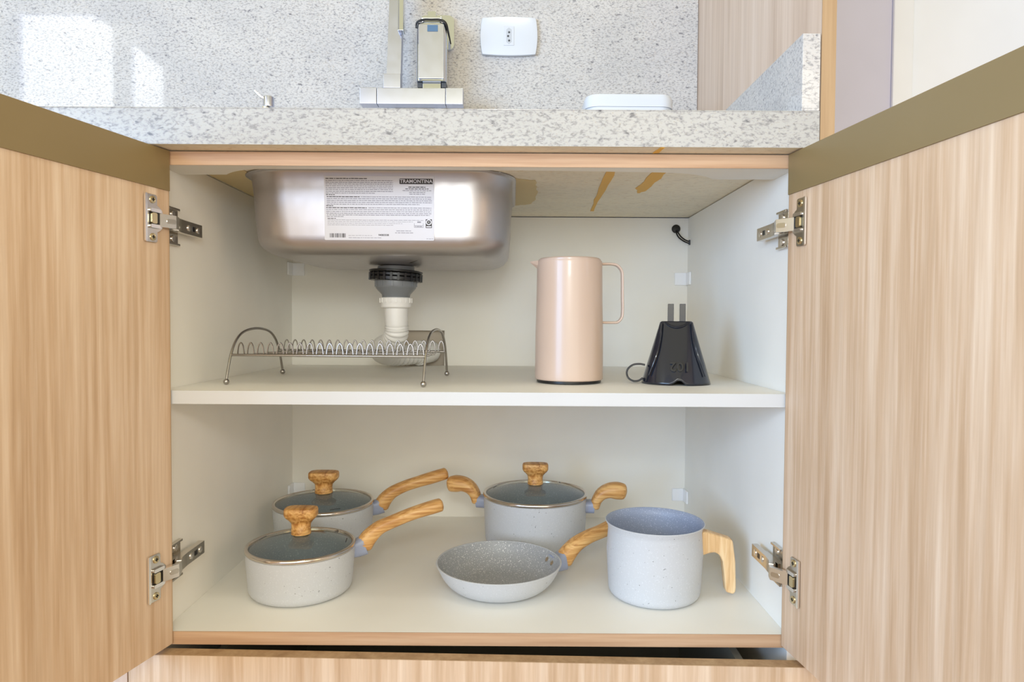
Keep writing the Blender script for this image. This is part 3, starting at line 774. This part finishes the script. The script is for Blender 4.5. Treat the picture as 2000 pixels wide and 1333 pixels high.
# ================================================================== COOKWARE
def frus(r, h, t=0.0026, flare=0.0, rb=None, fil=0.012):
    """outer skin profile and inner skin profile of a straight pot"""
    rb = rb or r-0.003
    o_ = [(0, 0.0002), (rb-fil, 0.0002)]
    for k in range(1, 6):
        a = R(90*k/5); o_.append((rb-fil+fil*math.sin(a), fil*(1-math.cos(a))+0.0002))
    o_ += [(rb+(r-rb)*0.6, h*0.6), (r-flare, h-0.012)]
    if flare: o_ += [(r-flare*0.7, h-0.006), (r-0.0002, h-0.0015)]
    o_ += [(r, h-0.0006), (r-0.0008, h)]
    i_ = [(r-0.0008, h), (r-t*0.8, h-0.0004)]
    if flare: i_ += [(r-flare*0.7-t, h-0.006)]
    i_ += [(r-flare-t, h-0.013), (rb-t, fil)]
    for k in range(1, 5):
        a = R(90*k/4); i_.append((rb-t-fil*0.8*(1-math.cos(a)), fil-(fil-t)*math.sin(a)))
    i_ += [(0, t)]
    return o_, i_
def knob_mesh(w, d, h, z0):
    pr = [(0, 0), (0.60, 0.0), (0.59, 0.10), (0.57, 0.26), (0.61, 0.40), (0.75, 0.52), (0.92, 0.62), (1.0, 0.72), (1.0, 0.92), (0.96, 0.98), (0.85, 1.0), (0.0, 1.0)]
    b = bmesh.new(); rings = []; N = 40
    for r, z in pr:
        if r == 0: rings.append([b.verts.new((0, 0, z0+z*h))]); continue
        e = 2.0+1.6*max(0, min(1, (z-0.4)/0.3)); ring = []
        for i in range(N):
            a = 2*math.pi*i/N; c, s = math.cos(a), math.sin(a); k = (abs(c)**e+abs(s)**e)**(-1/e)
            dd = d if z > 0.5 else w*0.62+(d-w*0.62)*max(0, (z-0.3)/0.2) if z > 0.3 else w*1.0
            ww = w
            ring.append(b.verts.new((ww/2*r*c*k*0.96, (dd/2 if z > 0.3 else w/2)*r*s*k*0.96, z0+z*h)))
        rings.append(ring)
    for A, B in zip(rings, rings[1:]):
        for i in range(N):
            j = (i+1) % N
            if len(A) == 1: b.faces.new((A[0], B[i], B[j]))
            elif len(B) == 1: b.faces.new((A[i], A[j], B[0]))
            else: b.faces.new((A[i], A[j], B[j], B[i]))
    return b
def lid(name_label, loc, z, r, kw, kh, rz=0, marks=()):
    t = thing('pot_lid', name_label, 'lid', (loc[0], loc[1], z), rz, 'glass lids on the pots')
    dome = kh[0]
    obj('steel_rim', lathe([(r-0.0045, -0.0002), (r, -0.0002), (r+0.0010, 0.0010), (r+0.0010, 0.0042), (r, 0.0056), (r-0.0030, 0.0060), (r-0.0045, 0.0050), (r-0.0045, -0.0002)], 96, cap=False), M['rimsteel'], t, local=True, smooth=60, label='polished steel rim')
    pr = [(r-0.0040, 0.0030)]
    for k in range(1, 9): 
        q = k/8; pr.append(((r-0.0040)*(1-q), 0.0030+(dome-0.0030)*(1-(1-q)**2)))
    pr[-1] = (0, dome)
    obj('glass', lathe(pr, 96, cap=False), M['lidglass'], t, local=True, smooth=80, label='clear glass dome')
    obj('knob', knob_mesh(kw, kw*0.62, kh[1]-dome, dome), M['knob'], t, local=True, smooth=40, label='turned wooden knob')
    obj('knob_washer', lathe([(0, dome-0.004), (0.011, dome-0.004), (0.012, dome-0.001), (0.012, dome+0.0006), (0, dome+0.0006)], 24), M['greypvc'], t, local=True)
    def zz(rr): q = 1-rr/(r-0.004); return 0.0030+(dome-0.003)*(1-(1-q)**2)
    for a, kind in marks:
        rr = r*0.84; c = Vector((rr*math.cos(R(a)), rr*math.sin(R(a)), zz(rr)+0.0004))
        if kind == 'vent':
            obj('steam_vent', lathe([(0.0018, -0.0004), (0.0040, -0.0004), (0.0042, 0.0012), (0.0030, 0.0016), (0.0018, 0.0012), (0.0018, -0.0004)], 20, cap=False, mat=Matrix.Translation(c)), M['rimsteel'], t, local=True)
        else:
            b = bmesh.new(); box(b, -0.0007, 0.0007, -0.009, 0.009, 0.0, 0.0004, mat=Matrix.Translation(c) @ Matrix.Rotation(R(a), 4, 'Z') @ Matrix.Rotation(math.atan2(0.012, r), 4, 'Y'))
            obj('printed_mark', b, M['hole'], t, local=True)
    return t
def wood_handle(parent, pts, rad, name='handle', mat='handle', hole=True, **k):
    o = obj(name, sweep([(x, 0, z) for x, z in pts], [(a*1.05, b*1.1) for a, b in rad], 20, up=(0, 0, 1), sub=6, sup=2.6, endround=0.5), M[mat], parent, local=True, smooth=60, label='wood-look handle')
    if hole:
        x, z = pts[-1]; x1, z1 = pts[-2]; d = Vector((x-x1, 0, z-z1)).normalized(); up_ = Vector((-d.z, 0, d.x))
        a_, b_ = rad[-1]
        c = Vector((x, 0, z))-d*0.010+up_*(b_*1.0)
        q = Matrix(((d.x, 0, up_.x, 0), (0, 1, 0, 0), (d.z, 0, up_.z, 0), (0, 0, 0, 1)))
        b = bmesh.new(); prism([(0.0062*math.cos(t), 0.0032*math.sin(t)) for t in [2*math.pi*i/20 for i in range(20)]], 'z', -0.0010, 0.0003, bm=b, mat=Matrix.Translation(c) @ q)
        obj('hanging_hole', b, M['hole_wood'], o, local=True, label='dark hanging hole')
    return o
M['hole_wood'] = plain('dark_wood_hole', srgb(128, 78, 34), 0.7)

def saucepan(label, loc, rz, r, h, pts, rads):
    t = thing('saucepan', label, 'saucepan', (*loc, 0.0), rz, 'light grey saucepans on the cabinet floor')
    o_, i_ = frus(r, h)
    obj('body', lathe(o_, 96, cap=False), M['enamel'], t, local=True, smooth=50)
    obj('inner_coating', lathe(i_, 96, cap=False), M['enamel_in'], t, local=True, smooth=50)
    x0, z0 = pts[0]; x1, z1 = pts[1]
    obj('ferrule', sweep([(r-0.004, 0, z0-0.001), (x0+0.004, 0, z0), (x1+0.001, 0, z1)], [(0.011, 0.0125), (0.0115, 0.0130), (0.0120, 0.0140)], 20, sub=3, sup=4), M['ferrule'], t, local=True, smooth=50, label='blue-grey handle socket')
    wood_handle(t, pts[1:], rads)
    return t
A = saucepan('front light grey saucepan with glass lid, nearest the left door', (0.1352, 0.1379), R(18), 0.0775, 0.0635,
             [(0.0782, 0.0545), (0.0915, 0.0580), (0.0991, 0.0690), (0.1137, 0.0815), (0.1324, 0.0889), (0.1646, 0.0995), (0.1971, 0.1072), (0.2090, 0.1096)],
             [(0.0115, 0.0118), (0.0115, 0.0112), (0.0112, 0.0094), (0.0108, 0.0086), (0.0110, 0.0086), (0.0118, 0.0092), (0.0112, 0.0090)])
lid('glass lid with wooden knob on the front left saucepan', (0.1352, 0.1379), 0.0640, 0.0778, 0.0500, (0.0200, 0.0585), 0, [(52, 'vent'), (165, 'mark'), (8, 'mark')])
B = saucepan('rear light grey saucepan with glass lid, in the left back corner', (0.111, 0.346), R(15), 0.0868, 0.0715,
             [(0.0880, 0.0590), (0.1014, 0.0625), (0.1088, 0.0735), (0.1217, 0.0850), (0.1441, 0.0947), (0.1695, 0.1018), (0.1952, 0.1081), (0.2190, 0.1140)],
             [(0.0120, 0.0125), (0.0120, 0.0115), (0.0116, 0.0098), (0.0112, 0.0090), (0.0114, 0.0092), (0.0122, 0.0098), (0.0115, 0.0095)])
lid('glass lid with wooden knob on the rear left saucepan', (0.111, 0.346), 0.0720, 0.0871, 0.0545, (0.0200, 0.0575), 0, [(300, 'mark'), (120, 'vent')])

# casserole
cs = thing('casserole_pot', 'light grey two-handled casserole with glass lid standing at the back', 'casserole', (0.4895, 0.3616, 0), R(-9))
o_, i_ = frus(0.0930, 0.0855)
obj('body', lathe(o_, 96, cap=False), M['enamel'], cs, local=True, smooth=50)
obj('inner_coating', lathe(i_, 96, cap=False), M['enamel_in'], cs, local=True, smooth=50)
for s in (1, -1):
    f = lambda p: (p[0]*s, p[1])
    obj('ferrule', sweep([(s*0.0895, 0, 0.0690), (s*0.1040, 0, 0.0700), (s*0.1075, 0, 0.0700)], [(0.014, 0.0105), (0.0145, 0.0110), (0.0145, 0.0110)], 20, sub=2, sup=4), M['ferrule'], cs, local=True, smooth=50, label='blue-grey handle socket')
    pts = [f(p) for p in [(0.1075, 0.0700), (0.1115, 0.0825), (0.1200, 0.0935), (0.1330, 0.0995), (0.1460, 0.0998), (0.1570, 0.0985)]]
    o = wood_handle(cs, pts, [(0.0140, 0.0080), (0.0150, 0.0085), (0.0160, 0.0100), (0.0165, 0.0118), (0.0160, 0.0135), (0.0140, 0.0125)], 'side_handle')
lid('glass lid with wooden knob on the two-handled casserole', (0.4895, 0.3616), 0.0860, 0.0932, 0.0485, (0.0200, 0.0570), 0, [(160, 'mark'), (52, 'vent')])

# frying pan
fp = thing('frying_pan', 'small light grey frying pan with speckled interior in front of the casserole', 'frying pan', (0.428, 0.1498, 0), R(24))
def panprof(off):
    out = [(0, 0.0002+off)]
    pts = spline([(0.050, 0.0002, 0), (0.062, 0.0022, 0), (0.074, 0.0090, 0), (0.0845, 0.0210, 0), (0.0935, 0.0392, 0)], 5)
    for p in pts: out.append((p.x-off*0.75, p.y+off*0.6))
    return out
po = panprof(0); pi_ = panprof(0.0026)
obj('body', lathe(po+[(0.0938, 0.0399)], 96, cap=False), M['enamel'], fp, local=True, smooth=50)
obj('rim', lathe([(0.0932, 0.0390), (0.0940, 0.0396), (0.0934, 0.0404), (0.0916, 0.0402), (0.0914, 0.0396)], 96, cap=False), M['enamel'], fp, local=True, smooth=60)
obj('inner_coating', lathe(pi_[:-1]+[(0.0916, 0.0400)], 96, cap=False), M['pan_in'], fp, local=True, smooth=50)
for y in (-0.0085, 0.0085):
    nr = Vector((-0.82, 0, 0.57)); c = Vector((0.0852, y, 0.0275))
    obj('rivet', disc(bmesh.new(), c, nr, 0.0042, 0.0012, 16, 0.0008), M['nickel'], fp, local=True, label='steel rivet')
obj('ferrule', sweep([(0.0885, 0, 0.0240), (0.1000, 0, 0.0245), (0.1100, 0, 0.0262)], [(0.0140, 0.0120), (0.0130, 0.0130), (0.0125, 0.0140)], 20, sub=3, sup=4), M['ferrule'], fp, local=True, smooth=50, label='blue-grey handle socket')
wood_handle(fp, [(0.1105, 0.0265), (0.1190, 0.0370), (0.1340, 0.0490), (0.1554, 0.0575), (0.1743, 0.0620), (0.2000, 0.0690), (0.2330, 0.0760)],
            [(0.0115, 0.0128), (0.0115, 0.0118), (0.0112, 0.0100), (0.0108, 0.0092), (0.0108, 0.0090), (0.0116, 0.0092), (0.0110, 0.0090)])

# milk pot
mp = thing('milk_pot', 'tall lidless light grey milk pot with a downturned pale wooden handle', 'milk pot', (0.6567, 0.1306, 0), R(-5))
o_, i_ = frus(0.0716, 0.1085, 0.0024, 0.0042, 0.0665, 0.011)
obj('body', lathe(o_, 96, cap=False), M['enamel'], mp, local=True, smooth=50)
obj('inner_coating', lathe(i_, 96, cap=False), M['enamel_in'], mp, local=True, smooth=50)
poly = [(0.0665, 0.0965), (0.0757, 0.0956), (0.1085, 0.0862), (0.1110, 0.0835), (0.1150, 0.0540), (0.1163, 0.0163), (0.1155, 0.0100), (0.1129, 0.0060), (0.1020, 0.0090), (0.1005, 0.0200),
        (0.0968, 0.0533), (0.0925, 0.0625), (0.0857, 0.0665), (0.0780, 0.0650), (0.0665, 0.0605)]
obj('handle', prism(poly, 'y', -0.0095, 0.0095, bev=0.0028, seg=3), M['handle_pale'], mp, local=True, smooth=40, label='pale wood downturned handle')

# ================================================================== SMALL THINGS IN THE CABINET
ct = thing('cable_tie', 'black cable grommet with a looped tie on the back panel, upper right corner', 'cable tie', (0.7753, DEP, 0.5886))
obj('grommet', disc(bmesh.new(), (0.7753, DEP-0.0002, 0.5880), (0, -1, 0), 0.0085, 0.004, 24, 0.001), M['black'], ct)
b = sweep([(0.7765, DEP-0.004, 0.585), (0.782, DEP-0.010, 0.573), (0.790, DEP-0.014, 0.5650), (0.7985, DEP-0.018, 0.5605)], 0.0014, 8)
sweep([(0.7740, DEP-0.004, 0.584), (0.778, DEP-0.010, 0.571), (0.787, DEP-0.016, 0.5620), (0.7975, DEP-0.018, 0.5570)], 0.0014, 8, bm=b)
sweep([(0.7985, DEP-0.018, 0.5640), (0.7985, DEP-0.018, 0.5540)], 0.0018, 8, bm=b, sub=1)
obj('strap', b, M['black'], ct)

# ================================================================== ON AND ABOVE THE COUNTER
CT = 0.6557
fc = thing('kitchen_faucet', 'satin steel square kitchen tap with horizontal bar and tall spout on the splashback', 'faucet', (0.2525, 0.46, 0.83))
obj('mixer_bar', Box(0.1875, 0.3170, 0.437, 0.462, 0.8100, 0.8400, bev=0.0008), M['satin'], fc)
for x0, x1 in ((0.1550, 0.1869), (0.3176, 0.3505)):
    obj('handle', Box(x0, x1, 0.4365, 0.4625, 0.8098, 0.8405, bev=0.0010), M['satin'], fc)
for xc in (0.205, 0.300):
    obj('wall_connector', Box(xc-0.009, xc+0.009, 0.462, DEP+0.003, 0.817, 0.833, bev=0.001), M['chrome'], fc)
obj('spout_base', Box(0.1995, 0.2320, 0.4375, 0.4615, 0.8401, 0.8665, bev=0.0008), M['satin'], fc)
b = bmesh.new()
lo, hi = [(0.2052, 0.440), (0.2318, 0.440), (0.2318, 0.460), (0.2052, 0.460)], [(0.2140, 0.440), (0.2380, 0.440), (0.2380, 0.460), (0.2140, 0.460)]
A_ = [b.verts.new((x, y, 0.8664)) for x, y in lo]; B_ = [b.verts.new((x, y, 1.10)) for x, y in hi]
b.faces.new(A_); b.faces.new(B_)
for i in range(4): b.faces.new((A_[i], A_[(i+1) % 4], B_[(i+1) % 4], B_[i]))
box(b, 0.2150, 0.2370, 0.28, 0.4599, 1.080, 1.104)
obj('spout', b, M['satin'], fc)
obj('nozzle', Box(0.2295, 0.2405, 0.4200, 0.4395, 0.9400, 1.06, bev=0.0015), M['chrome'], fc, label='chrome side nozzle')

sp = thing('soap_dispenser', 'wall-mounted chrome rectangular soap dispenser with black strap right of the tap', 'soap dispenser', (0.288, 0.47, 0.85))
obj('wall_plate', prism(rrect(0.2590, 0.3270, 0.940, 1.0085, 0.012, 6), 'y', DEP-0.006, DEP+0.0025), M['chrome'], sp)
obj('tank', prism(rrect(0.2605, 0.3180, 0.445, 0.490, 0.007, 6), 'z', 0.8560, 0.9660, bev=0.0008, seg=1), M['chrome'], sp, smooth=40)
obj('front_cover', Box(0.2650, 0.3135, 0.4425, 0.4460, 0.8600, 0.9620, bev=0.0012), M['satin'], sp)
obj('foot', Box(0.2720, 0.3070, 0.452, 0.484, 0.8435, 0.8560, bev=0.001), M['chrome'], sp)
fo = bmesh.new()
for x0 in (0.2620, 0.3080): box(fo, x0, x0+0.0095, 0.4520, 0.484, 0.8460, 0.8558, bev=0.001)
obj('corner_foot', fo, M['hole'], sp)
obj('top_cap', prism(rrect(0.2650, 0.3140, 0.448, 0.488, 0.010, 6), 'z', 0.9661, 0.9740, bev=0.0015, seg=2), M['chrome'], sp, smooth=40)
b = bmesh.new()
box(b, 0.2810, 0.2975, 0.452, 0.470, 0.9740, 0.9905, bev=0.001)
box(b, 0.2700, 0.3090, 0.446, 0.462, 0.9725, 0.9790, bev=0.002)
obj('clasp', b, M['chrome'], sp)
b = sweep([(0.2602, 0.448, 0.9560), (0.2625, 0.443, 0.9650), (0.2750, 0.4405, 0.9690), (0.2900, 0.440, 0.9690), (0.3060, 0.4405, 0.9690), (0.3165, 0.443, 0.9640), (0.3205, 0.452, 0.9520), (0.3240, 0.470, 0.9360)],
          [(0.0014, 0.0015), (0.0016, 0.0020), (0.0018, 0.0022), (0.0018, 0.0022), (0.0018, 0.0024), (0.0018, 0.0026), (0.0018, 0.0036), (0.0012, 0.0010)], 10)
obj('strap', b, M['black'], sp, label='black strap around the top')
obj('blue_label', Box(0.2820, 0.3020, 0.4415, 0.4426, 0.9480, 0.9600, bev=0.0003), plain('blue_label', srgb(86, 118, 150), 0.3), sp, label='small blue square label')

pl = thing('power_outlet', 'white wall socket plate with three round holes on the granite', 'power outlet', (0.4363, DEP, 0.9688))
def bulge(x0, x1, z0, z1, b_, n=10):
    out = []; c0, c1 = (x0+x1)/2, (z0+z1)/2
    for k in range(n+1): t = -1+2*k/n; out.append((c0+t*(x1-x0)/2*0.90, z0+b_*0.7*(t*t)))
    for k in range(n+1): t = -1+2*k/n; out.append((x1-b_*(t*t), c1+t*(z1-z0)/2*0.90))
    for k in range(n+1): t = 1-2*k/n; out.append((c0+t*(x1-x0)/2*0.90, z1-b_*0.7*(t*t)))
    for k in range(n+1): t = 1-2*k/n; out.append((x0+b_*(t*t), c1+t*(z1-z0)/2*0.90))
    return out
obj('plate', prism(bulge(0.3792, 0.4936, 0.9302, 1.0073, 0.0035), 'y', DEP-0.0055, DEP+0.0027, bev=0.0014, seg=3), M['outlet'], pl, smooth=40)
obj('module', prism(rrect(0.4260, 0.4465, 0.9500, 0.9880, 0.0008, 3), 'y', DEP-0.0064, DEP-0.0050, bev=0.0004, seg=1), M['outlet'], pl)
hx = [(0.4362, 0.9528), (0.4415, 0.9570), (0.4415, 0.9810), (0.4362, 0.9852), (0.4309, 0.9810), (0.4309, 0.9570)]
mo = plain('socket_recess', srgb(190, 194, 202), 0.3)
obj('socket_recess', prism(hx, 'y', DEP-0.0068, DEP-0.0060, bev=0.0003, seg=1), mo, pl)
for x, z in ((0.4366, 0.9755), (0.4346, 0.9680), (0.4366, 0.9592)):
    obj('pin_hole', disc(bmesh.new(), (x, DEP-0.0064, z), (0, -1, 0), 0.0021, 0.0007), M['hole'], pl)

bw = thing('white_container', 'white rounded plastic container standing on the worktop, right side', 'container', (0.6347, 0.30, CT))
def rc_lathe(secs, n=8):
    b = bmesh.new(); rs = []
    for (hx_, hy_, z, r) in secs: rs.append([b.verts.new((x, y, z)) for x, y in rrect(-hx_, hx_, -hy_, hy_, r, n)])
    N_ = len(rs[0]); b.faces.new(rs[0])
    for P_, Q_ in zip(rs, rs[1:]):
        for i in range(N_): b.faces.new((P_[i], P_[(i+1) % N_], Q_[(i+1) % N_], Q_[i]))
    b.faces.new(rs[-1]); return b
k_ = 1.0
obj('body', rc_lathe([(0.062, 0.044, 0, 0.018), (0.066, 0.048, 0.004, 0.02), (0.0705, 0.050, 0.085, 0.022), (0.0710, 0.050, 0.0925, 0.022)]), M['outlet'], bw, local=True, smooth=40)
obj('lid', rc_lathe([(0.0728, 0.0515, 0.0926, 0.022), (0.0728, 0.0515, 0.1060, 0.022), (0.0705, 0.050, 0.1125, 0.022), (0.062, 0.043, 0.1152, 0.018)]), M['outlet'], bw, local=True, smooth=40)

tp = thing('small_soap_pump', 'small chrome pump with a slanted spout left of the tap', 'soap pump', (-0.0085, 0.40, CT))
obj('stem', lathe([(0, 0), (0.013, 0), (0.013, 0.004), (0.0075, 0.006), (0.0075, 0.1350), (0, 0.1350)], 28), M['tap'], tp, local=True)
obj('cap', lathe([(0, 0.1351), (0.0098, 0.1351), (0.0100, 0.1370), (0.0100, 0.1520), (0.0090, 0.1535), (0, 0.1535)], 28, mat=Matrix.Translation((0.0045, 0, 0))), M['satin'], tp, local=True)
obj('spout', sweep([(0.001, -0.004, 0.1470), (-0.0080, -0.006, 0.1525), (-0.0180, -0.008, 0.1620)], 0.0024, 10, sub=3), M['tap'], tp, local=True)
